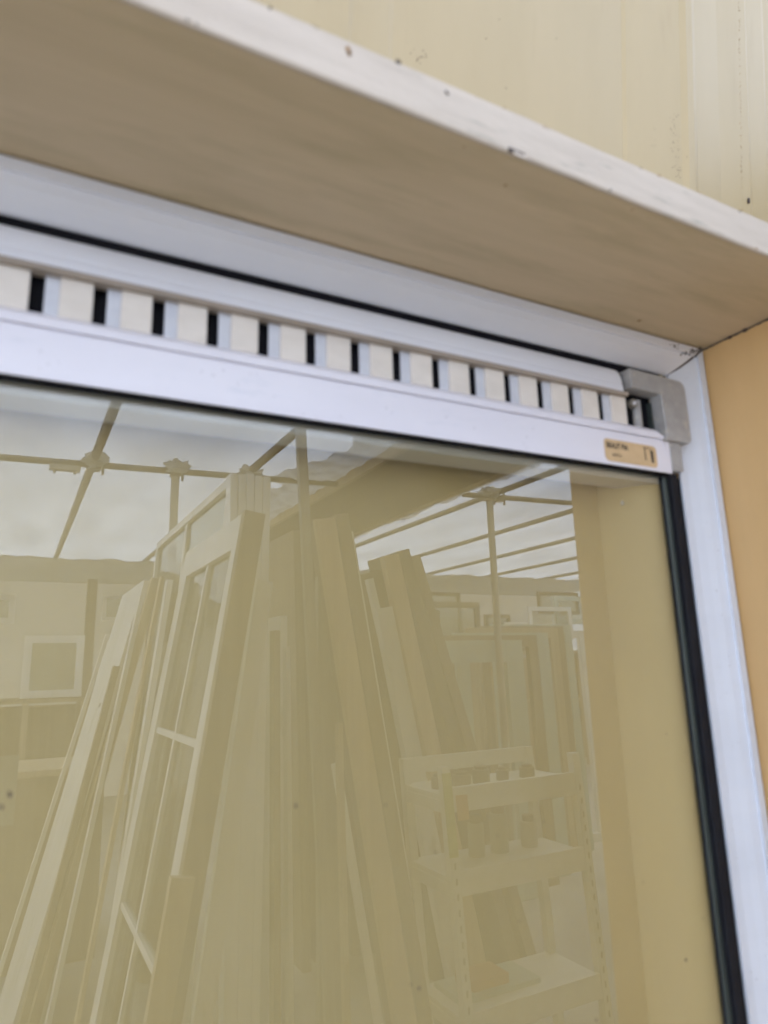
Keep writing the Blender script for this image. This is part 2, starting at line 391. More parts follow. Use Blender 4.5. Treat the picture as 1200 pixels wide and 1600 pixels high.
# grime beads along soffit/side joint
b = MB()
for k in range(70):
    y = -.002-.2*random.random()**1.3; s = random.uniform(.0004, .0012)*(2.2 if random.random() < .06 else 1)
    q = Vector((XJ-.0006, y, ZS0-.0018)); b.box(q-Vector((s,s,s*.8)), (s*1.6,0,0), (0,s*2,0), (0,0,s*1.6))
b.bx(XJ-.0007, XJ+.0001, -.2, 0, ZS0-.0018, ZS0-.0002)
tag(b.build('joint_grime', M['grime'], sur), kind='stuff')

# ================================================================== WINDOW
win = thing('sliding_window', 'white framed window with a row of vent slots above its glass', 'window', (0, 0, .72))
XL = -.95
def zz(z6, y): return Z0 + z6*(.6+y)/.6
def xx(x6, y): return x6*(.6+y)/.6
# head frame: profile (z6, y)
HP = [(.4395,-.004),(.4270,-.0045),(.4248,-.0015),(.4235,-.0010),(.4130,.0015),(.3990,.0075),(.3860,.0140),(.3822,.0168),(.3812,.0200),(.3812,.045),(.4395,.045)]
HPw = [(min(zz(a, y), ZS0-.0004), y) for a, y in HP]
# jamb frame: profile (x6, y)
JP = [(.8573,-.004),(.8450,-.0045),(.8422,-.0018),(.8400,-.0010),(.8240,.0020),(.8080,.0060),(.7900,.0100),(.7760,.0118),(.7715,.0150),(.7705,.0200),(.7705,.045),(.8573,.045)]
JPw = [(min(xx(a, y), XJ-.0005), y) for a, y in JP]
# mitre: at head the extrusion ends on the line joining frame corners
def mit(z):   # x of the mitre for a head height z
    z1, z2 = HPw[0][0], HPw[7][0]; x1, x2 = JPw[0][0], JPw[7][0]+.002
    return x1 + (x2-x1)*(z-z1)/(z2-z1)
def head_pt(q, s):
    z, y = q
    return (mit(z)-.0007, y, z) if s else (XL, y, z)
MB().prism(HPw, 0, 1, head_pt).build('head_frame', M['pvc_dull'], win, bevel=.0007)
def mitz(x):
    z1, z2 = HPw[0][0], HPw[7][0]; x1, x2 = JPw[0][0], JPw[7][0]+.002
    return z1 + (z2-z1)*(x-x1)/(x2-x1)
def jamb_pt(q, s):
    x, y = q
    return (x, y, min(mitz(x)-.0007, ZS0-.0006)) if s else (x, y, .72)
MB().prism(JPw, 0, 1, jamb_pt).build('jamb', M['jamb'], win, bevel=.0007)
def jl(q, s):
    x, y = q; return (-.09-x, y, (ZS0-.002) if s else .72)
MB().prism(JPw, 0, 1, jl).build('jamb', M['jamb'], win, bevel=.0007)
MB().bx(-.86, .77, -.004, .045, .72, .80).build('sill_frame', M['pvc'], win, bevel=.002)
# mitre joint dark line + dirt in the corner
b = MB()
for k in range(26):
    t = k/25; z = HPw[7][0]+(HPw[0][0]-HPw[7][0])*t; x = mit(z); y = .0168+(-.004-.0168)*t
    y = np.interp(z, [q[0] for q in HPw[:9]][::-1], [q[1] for q in HPw[:9]][::-1])
    b.box((x-.0009, y-.0004, z-.0022), (.0014,0,0), (0,.003,0), (0,0,.0034))
tag(b.build('mitre_joint', M['grime'], win), kind='stuff')
b = MB()
def corner_pt(px, py):
    p = V(px, py, .6-.0045); return p
for (cx, cyy, sx, sy_, n, s) in [(1055,541,3.5,2.2,14,.0016),(1084,549,4.5,2.4,34,.0016),(1074,551,8,2.5,16,.0009),(1094,546,1.6,1.5,10,.0014)]:
    for k in range(n):
        fleck(b, corner_pt(cx+random.gauss(0,sx), cyy+random.gauss(0,sy_)), s*random.uniform(.5,1.1), n=6, dy=.002)
tag(b.build('corner_dirt', M['grime'], win), kind='stuff')
# black shadow gap (brush seal) between head frame and sash
XR = .7725
CLOSED |= {'head_frame','jamb','sash_rail','seal'}
MB().bx(XL+.08, xx(.757,.02), .020, .040, zz(.366,.02), zz(.3870,.02)).build('seal', M['black'], win)
# sash: top rail upper (rounded) part
SR = [(.3725,.0150),(.3722,.0040),(.3700,.0005),(.3655,-.0022),(.3600,-.0035),(.3565,-.0040),(.3548,-.0036),(.3525,-.0046),(.3480,-.0052),(.3452,-.0050),(.3443,-.0040),(.3440,.015)]
SRw = [(zz(a, y), y) for a, y in SR]
sash = tag(MB().prism(SRw, XL+.085, xx(.6835,-.004), lambda q, s: (s, q[1], q[0])).build('sash_rail', M['pvc_dull'], win, bevel=.0006))
# beige lip
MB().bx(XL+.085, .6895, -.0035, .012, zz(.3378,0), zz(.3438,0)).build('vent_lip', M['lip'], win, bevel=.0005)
# rail lower part
LR = [(.2985,.013),(.2983,.0025),(.2962,-.0028),(.2940,-.0042),(.2880,-.0046),(.2866,-.0040),(.2860,-.0012),(.2848,-.0010),(.2842,-.0026),(.2405,-.0030),(.2396,-.0022),(.2394,.013)]
LRw = [(zz(a, y), y) for a, y in LR]
MB().prism(LRw, XL+.085, .7575, lambda q, s: (s if s < 0 else (.7395 if q[0] > zz(.2862,0) else .7565), q[1], q[0])).build('sash_rail', M['pvc'], win, bevel=.0006)
# dark channel behind slots
MB().bx(XL+.085, .7480, .0145, .030, zz(.296,.01), zz(.346,.01)).build('vent_channel', M['black'], win)
# slats and slides
zs0, zs1 = zz(.2983,.004), zz(.3378,.003)
me_sl = me_sd = None
pitch = .0502; x0 = -.0125
first = True
for k in range(-16, 15):
    xs = x0 + k*pitch                         # left edge of a slot
    x_sl = xs+.0235; wsl = pitch-.0235
    if x_sl > .71: break
    if first:
        a = MB().bx(0, wsl, 0, .0085, 0, zs1-zs0).build('slat', M['beige_slat'], win, bevel=.0006, loc=(0,0,0)); me_sl = a.data
        c = MB().bx(0, .0118, 0, .003, 0, zs1-zs0).build('slide_tab', M['slide'], win, bevel=.0004, loc=(0,0,0)); me_sd = c.data
        first = False
    else:
        a = a.copy(); COL.objects.link(a); c = c.copy(); COL.objects.link(c)
    a.location = Vector((x_sl, .0035+random.uniform(-.0002,.0002), zs0)) - WL['sliding_window']
    c.location = Vector((xs+.0117, .0065, zs0)) - WL['sliding_window']
# last pale roller and screw by the bracket
MB().tube((.7165,.0105,zs0), (.7165,.0105,zs1), .0062, 20).build('roller', M['grey'], win, smooth=False)
MB().bx(.7395,.7415,.006,.013,zs0,zs1).build('guide_strip', M['spacer'], win)
p = V(990, 630, .6+.001)
b = MB().tube(p+Vector((0,-.0012,0)), p+Vector((0,.006,0)), .0062, 18); b.build('screw', M['pipe'], win, bevel=.0008)
b = MB().tube(p+Vector((-.0005,-.0024,-.0008)), p+Vector((0,-.0010,0)), .0022, 10); b.build('screw_slot', M['slide'], win)
# grey corner bracket: L shape
BX0, BX1, BXI = .6905, .7965, .7485
BZ1, BZI, BZ0 = Z0+.3762, Z0+.3480, Z0+.2835
CLOSED |= {'corner_bracket'}
def rounded(pts, y0, y1):
    n = len(pts); vs = [(x, y0, z) for x, z in pts]+[(x, y1, z) for x, z in pts]
    return MB().add(vs, [tuple(range(n)), tuple(reversed(range(n, 2*n)))]+[(i, n+i, n+(i+1) % n, (i+1) % n) for i in range(n)])
def arc(cx, cz, r, a0, a1, n=7): return [(cx+r*math.cos(R(a0+(a1-a0)*i/n)), cz+r*math.sin(R(a0+(a1-a0)*i/n))) for i in range(n+1)]
pts = [(BX0, BZ1)] + arc(BX1-.012, BZ1-.014, .012, 90, 0) + arc(BX1-.008, BZ0+.008, .008, 0, -90, 5) + [(BXI-.006, BZ0), (BXI, BZ0+.008), (BXI-.003, BZI), (BX0, BZI)]
rounded(pts, -.0085, .0125).build('corner_bracket', M['grey'], win, bevel=.0018)
rounded([(.757,zz(.2835,0)+.001),(.7785,zz(.2835,0)+.001),(.7785,zz(.2440,0)),(.757,zz(.2425,0))], -.0035, .0135).build('bracket_leg', M['grey'], win, bevel=.001)
# dark notch between rail end and bracket
MB().bx(.6838,.6900,.006,.016,zz(.3500,0),zz(.3720,0)).build('notch', M['black'], win)
# gaskets
MB().bx(XL+.1, .7700, .0040, .0118, Z0+.2371, Z0+.2421).build('gasket', M['gasket'], win, bevel=.0012)
b = MB().bx(.7575, .7702, .0012, .0200, .80, Z0+.2405); b.build('gasket', M['gasket'], win, bevel=.0015)
MB().bx(.7703, .7990, .0165, .040, .80, Z0+.2405).build('seal', M['black'], win)
b = MB().bx(.7488, .7573, .0068, .0117, .80, Z0+.2370); b.build('glazing_bead', M['spacer'], win, bevel=.002)
b = MB().bx(.7462, .7487, .0090, .0117, .80, Z0+.2370); b.build('inner_seal', M['gasket'], win, bevel=.001)
b = MB().bx(XL+.09, XL+.11, .0020, .0200, .80, zz(.2315,.003)); b.build('gasket', M['gasket'], win, bevel=.0015)
# glass pane
GX1 = .7600
b = MB().bx(XL+.1, GX1, YG, YG+.004, .79, zz(.2350,YG)); gp = b.build('glass_pane', M['glass'], win)
gp.data.materials.append(M['clearback'])
for poly in gp.data.polygons:
    if poly.normal.y > -.5: poly.material_index = 1
# box behind the glass: white head return, tan jamb return, yellow sheet
YB = .057
zr = Z0+.2305
MB().add([(XL+.1,.0195,zr),(.7620,.0195,zr),(.7200,YB,zr-.0015),(XL+.1,YB,zr-.0015),
          (XL+.1,.0195,zr+.02),(.7620,.0195,zr+.02),(.7200,YB,zr+.02),(XL+.1,YB,zr+.02)],
         [(3,2,1,0),(4,5,6,7),(0,1,5,4),(1,2,6,5),(2,3,7,6),(3,0,4,7)]).build('head_lining', M['linwhite'], win)
CLOSED |= {'head_lining', 'jamb_lining'}
cove = [(.7565,.0195)] + [(.7565-.0535*math.sin(R(a))**1.15, .0195+.0602*(1-math.cos(R(a)))**.62) for a in range(6, 91, 6)] + [(.703,.1108),(.775,.1108),(.775,.0195)]
cove = [(.7625-.062*(k/16)**.72, .0195+.0602*(k/16)**1.25) for k in range(17)] + [(.775,.0797),(.775,.0195)]
b = MB(); n_ = len(cove)
b.add([(x, y, .79) for x, y in cove]+[(x, y, zr+.02) for x, y in cove], [(k, (k+1) % n_, n_+(k+1) % n_, n_+k) for k in range(n_)]+[tuple(reversed(range(n_))), tuple(range(n_, 2*n_))])
b.build('jamb_lining', M['backyellow'], win)
MB().bx(XL-.02, .86, .080, .086, .73, ZS0-.01).build('back_panel', M['backyellow'], win)
MB().bx(-.948, .928, .122, .16, .722, ZS0-.002).build('light_stop_board', M['wood_tan'], win)  # unseen board added to keep sky light from leaking in behind the window
# a small white bracket behind the glass by the corner
p = V(972, 786, .6+.050); MB().bx(p.x-.0018, p.x+.0018, p.y-.002, p.y+.001, p.z-.003, p.z+.003).build('clip', M['linwhite'], win, bevel=.0008)
# specks on the glass
for (px, py, s) in [(462,1259,.0017),(603,1258,.0010),(1072,1500,.0016),(655,1545,.0016),(642,1539,.0010),(1042,1147,.0008),(932,1594,.0013),(811,1440,.0008),(15,1241,.0022),(3,1262,.0018),(681,1332,.0011),(631,812,.0009),(1005,1379,.0007),(1098,1435,.0007),(778,1306,.0007),(850,1285,.0006)]:
    b = MB(); fleck(b, V(px, py, .6+YG-.0006), s, n=8, dy=.0004); b.build('dirt_speck', M['grime'], win)

# fly specks and small scuffs on the sash face and the jamb
b = MB()
for k in range(26):
    px = random.uniform(20, 1020); t = random.uniform(.15, .9); py = 502+.175*px + t*(82-.018*px)
    fleck(b, V(px, py, .6-.0034), random.uniform(.0003,.0007), n=6, dy=.0006)
tag(b.build('fly_specks', M['grime'], win), kind='stuff')
b = MB()
for k in range(18):
    py = random.uniform(760, 1580); px = 1090+(py-745)*.124+random.uniform(-8, 16)
    q = V(px, py, .604); fleck(b, Vector((q.x, .6, q.z))*0+Vector((q.x, float(np.interp(q.x, [JPw[7][0],JPw[6][0],JPw[5][0],JPw[4][0],JPw[3][0],JPw[1][0]], [JPw[7][1],JPw[6][1],JPw[5][1],JPw[4][1],JPw[3][1],JPw[1][1]]))-.0004, q.z)), random.uniform(.0003,.0007), n=6, dy=.0008)
tag(b.build('fly_specks', M['grime'], win), kind='stuff')
# sticker
stk = MB()
q = [V(943,684,.5967), V(1025,705,.5967), V(1025,731,.5967), V(943,712,.5967)]
xa, xb = q[0].x, q[1].x; zt, zb = q[0].z, q[2].z
pts = arc(xb-.006, zt-.006, .006, 90, 0, 5)+arc(xb-.006, zb+.006, .006, 0, -90, 5)+arc(xa+.007, zb+.007, .007, 270, 180, 5)+arc(xa+.005, zt-.005, .005, 180, 90, 5)
CLOSED.add('sticker')
st = rounded(pts, -.0036, -.0030).build('sticker', M['sticker'], win)
def text(s, x, z, size, bold=0, sx=1.0, parent=st):
    cu = bpy.data.curves.new('t', 'FONT'); cu.body = s; cu.size = size; cu.extrude = .0001; cu.offset = bold
    to = bpy.data.objects.new('t', cu); COL.objects.link(to)
    dg = bpy.context.evaluated_depsgraph_get(); me = bpy.data.meshes.new_from_object(to.evaluated_get(dg))
    bpy.data.objects.remove(to)
    o = bpy.data.objects.new('printed_text', me); COL.objects.link(o); me.materials.clear(); me.materials.append(M['ink'])
    for v in me.vertices: v.co = Vector((v.co.x*sx + x, -v.co.z - .00375, v.co.y + z))-WL['sticker']
    o.parent = parent; return o
hs = zt-zb
text('BEAUT PIA', xa+.0035, zb+hs*.60, .0098, bold=.00025, sx=.8)
text('ooro a', xa+.012, zb+hs*.25, .0062, bold=.0001, sx=.9)
b = MB(); xr = xa+(xb-xa)*.74; th = -.0040
b.box((xr,th,zb+hs*.84),(.011,0,0),(0,.0004,0),(0,0,.0010)); b.box((xr+.0022,th,zb+hs*.28),(.0014,0,0),(0,.0004,0),(-.0004,0,hs*.55))
b.build('printed_mark', M['ink'], win)
b = MB(); b.add([(xr+.0125,th,zb+hs*.85),(xr+.0175,th,zb+hs*.72),(xr+.0175,th,zb+hs*.20),(xr+.0135,th,zb+hs*.20),(xr+.0125,th,zb+hs*.55)],[(4,3,2,1,0)]); b.build('printed_mark', M['ink'], win)

# ================================================================== THINGS IN THE YARD (seen in the glass; they stand behind the camera)
def Gd(px, py, d):                       # ground point below a seen point
    p = mir(V(px, py, d)); return Vector((p.x, p.y, 0))
# ---- roof pipes
ZP = HC - .045
lab = ['', '', '',
       'roof pipe crossing the upper left corner of the glass', 'roof pipe ending over the tall white profiles', '',
       'first roof pipe right of the wide brown board', 'second roof pipe right of the wide brown board', 'third roof pipe right of the wide brown board',
       'fourth roof pipe right of the wide brown board', 'rightmost roof pipe close to the far right tarpaulin wall']
for x, l in zip(RAFT, lab):
    if x < 0 or x == 2.25: continue          # the photo shows nothing of these
    b = MB().tube((x, -.9, ZP), (x-.02, YF+.05, ZP), .022 if x > 2 else .026, 12)
    tag(b.build('roof_pipe', M['pipe'], smooth=True), 'grey steel '+l, 'pipe', 'pipes under the tarpaulin roof')
def pipe_y(x): return 2*YG - ((4.40 - .085*x) - .6)
XQ1, XQ2 = 1.93, 2.9
for (xa_, xb_, l) in [(XA+.1, XQ1, 'grey cross pipe on the left, ending at the wide brown board'), (XQ2, XB-.1, 'grey cross pipe on the right, starting past the wide brown board')]:
    pp = thing('cross_pipe', l, 'pipe', ((xa_+xb_)/2, pipe_y((xa_+xb_)/2), ZP), 'cross pipes')
    MB().tube((xa_, pipe_y(xa_), ZP-.04), (xb_, pipe_y(xb_), ZP-.04), .020, 12).build('tube', M['pipe'], pp, smooth=True)
    for x in RAFT+[.82, 3.13]:
        if xa_ < x < xb_:
            # wrapped coupler
            b = MB(); nn = 12; c0 = Vector((x, pipe_y(x), ZP-.015))
            vs = []; 
            for i in range(nn+1):
                for j in range(16):
                    th_ = math.pi*i/nn; ph = 2*math.pi*j/16
                    d_ = Vector((math.sin(th_)*math.cos(ph), math.sin(th_)*math.sin(ph), math.cos(th_)))
                    rr = .06*(1+.8*noise.noise(d_*3.1+Vector((x*3, 0, 0))))
                    vs.append(c0 + Vector((d_.x*rr*1.25, d_.y*rr*1.25, d_.z*rr*.75)))
            fs = [(i*16+j, i*16+(j+1) % 16, (i+1)*16+(j+1) % 16, (i+1)*16+j) for i in range(nn) for j in range(16)]
            b.add(vs, fs); b.build('coupler_wrap', M['plastic'], pp) if x != 3.22 else None
            b = MB().bx(x-.03, x+.03, pipe_y(x)-.035, pipe_y(x)+.035, ZP-.075, ZP-.058).tube((x+.045, pipe_y(x), ZP-.1), (x+.045, pipe_y(x), ZP+.02), .008, 8)
            b.build('coupler', M['pipe'], pp)
    if xa_ < 0:
        x = .2; b = MB().bx(.10,.27,pipe_y(.2)-.03,pipe_y(.2)+.03,ZP-.09,ZP-.062).tube((.13,pipe_y(.13)+.0,ZP-.11),(.13,pipe_y(.13),ZP-.03),.008,8).tube((.24,pipe_y(.24),ZP-.11),(.24,pipe_y(.24),ZP-.03),.008,8)
        b.build('sleeve_clamp', M['pipe_light'], pp)
x = (XA+XB)/2
tag(MB().tube((XA+.1, YF+.06, ZP-.02), (XB-.1, YF+.06, ZP-.02), .03, 10).build('cross_pipe', M['pipe'], smooth=True), 'cross pipe along the head of the far tarpaulin wall', 'pipe', 'cross pipes')
for (x, l) in [(.82, 'pale upright post standing left of the tall white profiles'), (3.13, 'pale upright post standing right of the brown roof board')]:
    b = MB().tube((x, pipe_y(x), 0), (x, pipe_y(x), ZP-.02), .026, 12)
    tag(b.build('post', M['pipe_light'], smooth=True), l, 'post', 'upright roof posts')
# ---- wide roof board
rb = thing('roof_board', 'wide dark brown board fixed under the roof along the tarpaulin joint', 'board', (2.35, -4, HC-.12))
MB().bx(1.93, 2.80, YF+.3, .0, HC-.085, HC-.05).build('board', M['wood_beam'], rb, bevel=.004)
MB().bx(1.90, 1.93, YF+.3, .0, HC-.115, HC-.03).build('edge_strip', M['wood_tan'], rb, bevel=.003)
MB().bx(2.80, 2.825, YF+.3, .0, HC-.11, HC-.03).build('edge_strip', M['wood_tan'], rb, bevel=.003)
def torn(x0, x1, ya, yb, sgn, seed):
    def fn(u, v):
        y = ya+(yb-ya)*v
        wd = (x1-x0)*(.75+.5*noise.noise((y*1.5, seed, 0))+.25*noise.noise((y*6, seed, 0)))
        x = (x0 + u*wd) if sgn > 0 else (x1 - u*wd)
        z = HC-.045 - .035*math.sin(u*3.1)+.03*noise.noise((x*9, y*7, seed))+.012*noise.noise((x*30, y*22, seed))
        return (x, y, z)
    return MB().grid(30, 160, fn)
tag(torn(1.45, 1.92, -1.0, -5.2, -1, 3).build('plastic_sheet', M['plastic'], smooth=True), 'crumpled torn plastic hanging along the left edge of the brown roof board', 'plastic sheet', 'torn plastic by the roof board')
tag(torn(2.82, 3.02, -1.0, -5.6, 1, 8).build('plastic_sheet', M['plastic'], smooth=True), 'narrow ragged plastic strip along the right edge of the brown roof board', 'plastic sheet', 'torn plastic by the roof board')

# ---- leaning panels
class Lean:
    """local frame of a panel leaning sideways; e1 runs away from the glass, e2 up along the panel, e3 across"""
    def __init__(s, T, B, d, W=None, far=None, thick=.04):
        t, b_ = V(*T, d), V(*B, d); u = (t-b_).normalized(); s.o = t-u*(t.z/u.z); s.L = (t-s.o).length
        s.e1 = Vector((0,1,0)); s.e2 = u; s.e3 = Vector((u.z, 0, -u.x)); s.t = thick; s.d = d; s.top = t
        s.W = W if W else t.x/ray(*far).x - d
    def box(s, mb, a0, a1, h0, h1, t0=0, t1=None):
        t1 = s.t if t1 is None else t1
        return mb.box(s.o+s.e1*a0+s.e2*h0+s.e3*t0, s.e1*(a1-a0), s.e2*(h1-h0), s.e3*(t1-t0))
    def root(s, name, label, cat, group=None):
        o = mir(s.o); return thing(name, label, cat, (o.x, o.y, 0), group)
def plank(T, B, d, wpx, depth, m, label, name='plank', cat='plank', top=None, group='timber planks leaning in the yard'):
    w_ = (ray(T[0]+wpx, T[1]).x - ray(*T).x)*d
    L = Lean(T, B, d, W=depth, thick=w_)
    mb = MB(); L.box(mb, 0, depth, 0, L.L)
    return tag(mb.build(name, M[m], mirror=True, bevel=.002), label, cat, group)

def glazed_door(L, label, cols, rows, m='whitepaint', st=.11, mun=.025, rail_b=.25, group='doors leaning in the yard', name='glazed_door', mid=None, cat='door'):
    t = L.root(name, label, cat, group)
    for a0, a1 in ((0, st), (L.W-st, L.W)):
        mb = MB(); L.box(mb, a0, a1, 0, L.L); mb.build('stile', M[m], t, mirror=True, bevel=.003)
    for h0, h1 in ((0, rail_b), (L.L-st*1.1, L.L)):
        mb = MB(); L.box(mb, st, L.W-st, h0, h1, .001, L.t-.001); mb.build('rail', M[m], t, mirror=True, bevel=.003)
    gw = L.W-2*st; gh = L.L-st*1.1-rail_b
    for i in range(1, cols):
        a = st+gw*i/cols; mb = MB(); L.box(mb, a-mun/2, a+mun/2, rail_b, rail_b+gh, .006, L.t-.006); mb.build('muntin', M[m], t, mirror=True, bevel=.002)
    for j in range(1, rows):
        h = rail_b+gh*j/rows
        for i in range(cols):
            a0 = st+gw*i/cols+(mun/2 if i else 0); a1 = st+gw*(i+1)/cols-(mun/2 if i < cols-1 else 0)
            mb = MB(); L.box(mb, a0, a1, h-mun/2, h+mun/2, .007, L.t-.007); mb.build('muntin', M[m], t, mirror=True, bevel=.002)
    mb = MB(); L.box(mb, st, L.W-st, rail_b, rail_b+gh, L.t*.45, L.t*.45+.004); mb.build('pane', M['pane'], t, mirror=True)
    return t
LA = Lean((385,797),(240,1590), 2.0, far=(290,880), thick=.04)
glazed_door(LA, 'white glazed door with slim glazing bars, leaning left of the tall white profiles', 2, 3, st=.10, mun=.022)
plank((384,796),(246,1590),1.955,32,.04,'wood_brown','brown plank with a ragged top lying against the edge of the white glazed door')
plank((268,1372),(228,1600),1.93,38,.03,'wood_tan','short tan offcut at the foot of the brown plank')
LD0 = Lean((359,743),(278,1600), 2.42, far=(243,890), thick=.035)
glazed_door(LD0, 'large single pane white frame leaning behind the white glazed door', 2, 1, st=.035, mun=.05, rail_b=.1, name='glazed_panel', cat='panel')
# tall white profile stack
t = thing('profile_bundle', 'upright bundle of ribbed white profiles, tallest thing left of centre', 'profile bundle', Gd(392, 740, 2.3))
for i in range(5):
    xa_ = 360+13*i; w_ = 11.6
    L = Lean((xa_, 738+i*1.2+random.uniform(-2,2)), (xa_-11-i*2.2, 1600), 2.3+.004*(i % 2), W=.06, thick=(ray(xa_+w_,740).x-ray(xa_,740).x)*2.3)
    mb = MB(); L.box(mb, 0, .06, 0, L.L); mb.build('profile', M['whitepvc2'], t, mirror=True, bevel=.003)
plank((402,905),(302,1600),2.12,26,.03,'whitepaint','white plank crossing behind the brown plank','white_plank')
plank((238,902),(45,1600),3.3,13,.75,'wood_tan','tan edged door leaning at the left of the stack','flush_door','door',group='doors leaning in the yard')
plank((226,905),(20,1600),3.35,10,.75,'whitepaint','pale door leaning outermost but one at the left','flush_door','door',group='doors leaning in the yard')
LD2 = Lean((204,987),(58,1600), 3.5, far=(166,985), thick=.04)
t = LD2.root('panel_door', 'white door with a handle plate, outermost at the left of the leaning stack', 'door', 'doors leaning in the yard')
mb = MB(); LD2.box(mb, 0, LD2.W, 0, LD2.L); mb.build('door_leaf', M['whitepaint'], t, mirror=True, bevel=.003)
mb = MB(); LD2.box(mb, .08, .12, LD2.L-.42, LD2.L-.26, -.012, -.001); mb.build('handle_plate', M['whitepvc2'], t, mirror=True, bevel=.002)
mb = MB(); LD2.box(mb, .09, .11, LD2.L-.36, LD2.L-.34, -.05, -.012); mb.build('handle', M['pipe_light'], t, mirror=True, bevel=.002)
plank((166,990),(-30,1600),3.3,6,.03,'whitepaint','thin white lath leaning outermost at the left','lath')
plank((178,1040),(30,1600),3.25,10,.05,'wood_brown','dark split lath beside the outermost white door','lath')
# ---- centre: battens and timbers
plank((463,640),(505,1500),2.6,14,.03,'pipe_light','long pale batten rising in front of the brown roof board','batten')
plank((492,811),(552,1190),2.4,32,.03,'wood_orange','tan stud standing right of the long pale batten')
plank((525,803),(588,1190),2.43,20,.30,'wood_brown','deep brown plank on edge right of the tan stud')
plank((520,1195),(587,1600),2.25,12,.02,'whitepaint','short white lath low in the centre','lath')
plank((497,900),(500,1600),2.7,30,.04,'pipe_light','pale lower board behind the long batten')
plank((437,962),(440,1600),3.1,12,.5,'whitepaint','pale sheet edge behind the white profiles','sheet')
plank((556,900),(630,1190),3.15,44,.6,'wood_dark','wide dark door in the middle of the rack','flush_door','door',group='doors leaning in the yard')
plank((589,952),(636,1190),2.9,25,.05,'whitepaint','white painted board right of the wide dark door','white_plank')
plank((600,869),(668,1190),2.88,24,.05,'wood_orange','orange tan plank between the dark planks')
plank((623,861),(712,1190),2.92,17,.35,'wood_dark','dark plank with an angled top, tallest right of centre')
plank((642,870),(735,1190),2.97,15,.35,'wood_brown','dark plank rightmost of the leaning timbers')
for (T_, B_, d_, w_, dp_, m_, l_) in [
    ((222,918),(72,1600),3.15,7,.05,'whitepaint','slim white batten right of the white door with a handle plate'),
    ((252,900),(118,1600),2.95,6,.05,'wood_tan','slim tan batten left of the large single pane frame'),
    ((262,905),(150,1600),2.85,9,.05,'whitepaint','pale batten close against the large single pane frame'),
    ((428,985),(428,1600),2.5,10,.05,'wood_brown','brown batten right beside the white profile bundle'),
    ((447,1010),(452,1600),2.55,7,.04,'whitepaint','thin white batten between the profiles and the long pale batten'),
    ((528,1130),(540,1600),2.2,8,.03,'wood_tan','short tan lath beside the low white lath'),
    ((575,905),(640,1190),2.95,9,.04,'whitepaint','narrow white strip on the wide dark door'),
    ((547,830),(606,1190),2.5,5,.03,'whitepaint','thin white edge strip right of the deep brown plank')]:
    plank(T_, B_, d_, w_, dp_, m_, l_, 'batten')
# storage rack wall behind: stacked dark door edges that fill the middle
for i in range(10):
    x = 1.50+.11*i + random.uniform(-.01, .01); y = 2*YG-(3.7-.6)-random.uniform(0, .25); h = (2.3 if i < 4 else 1.85)+.15*random.random()
    b = MB().box((x, y-.75, 0), (.05, 0, 0), (0, .75, 0), (-.06, 0, h))
    tag(b.build('stacked_door', M[['wood_brown','wood_dark','wood_tan'][i % 3]], bevel=.003), 'leftmost,second,third,fourth,fifth,sixth,seventh,eighth,ninth,rightmost'.split(',')[i]+' '+['brown','dark','tan'][i % 3]+' door edge stacked upright in the middle rack', 'door', 'doors stacked in the middle rack')
# ---- pale green sash frames at the right
def frame_thing(name, label, x0, x1, z0, z1, y, m, st=.07, thick=.045, lean=.05, group=None, pane=True, cat='window frame', mull=None):
    t = thing(name, label, cat, ((x0+x1)/2, y, z0), group)
    sh = lambda z: (z-z0)*lean
    def bar(n_, a0, a1, c0, c1):
        vs = [(a0+.0, y-sh(c0), c0), (a1, y-sh(c0), c0), (a1, y-sh(c0)-thick, c0), (a0, y-sh(c0)-thick, c0),
              (a0, y-sh(c1), c1), (a1, y-sh(c1), c1), (a1, y-sh(c1)-thick, c1), (a0, y-sh(c1)-thick, c1)]
        MB().add(vs, [(3,2,1,0),(4,5,6,7),(0,1,5,4),(1,2,6,5),(2,3,7,6),(3,0,4,7)]).build(n_, M[m], t, bevel=.003)
    CLOSED.update({'stile','rail','pane'})
    bar('stile', x0, x0+st, z0, z1); bar('stile', x1-st, x1, z0, z1)
    bar('rail', x0+st, x1-st, z1-st, z1); bar('rail', x0+st, x1-st, z0, z0+st)
    if mull: bar('mullion', mull, mull+st*.8, z0+st, z1-st)
    if pane:
        vs = [(x0+st, y-sh(c)-thick*.5-dy, c) for dy in (0, .004) for c in (z0+st, z1-st)] 
        a, b_, c_, d_ = z0+st, z1-st, x0+st, x1-st; yy = lambda z: y-sh(z)-thick*.5
        MB().add([(c_,yy(a),a),(d_,yy(a),a),(d_,yy(b_),b_),(c_,yy(b_),b_),(c_,yy(a)-.004,a),(d_,yy(a)-.004,a),(d_,yy(b_)-.004,b_),(c_,yy(b_)-.004,b_)],
                 [(0,1,2,3),(7,6,5,4),(4,5,1,0),(5,6,2,1),(6,7,3,2),(7,4,0,3)]).build('pane', M['pane'], t)
    return t
def fpx(name, label, L_, R_, T_, B_, d, m, st, **k):
    a = mir(V(L_, (T_+B_)/2, d)); c = mir(V(R_, (T_+B_)/2, d)); tz = V((L_+R_)/2, T_, d).z; bz = V((L_+R_)/2, B_, d).z if B_ else 0
    return frame_thing(name, label, a.x, c.x, max(bz, 0), tz, a.y, m, st=st, **k)
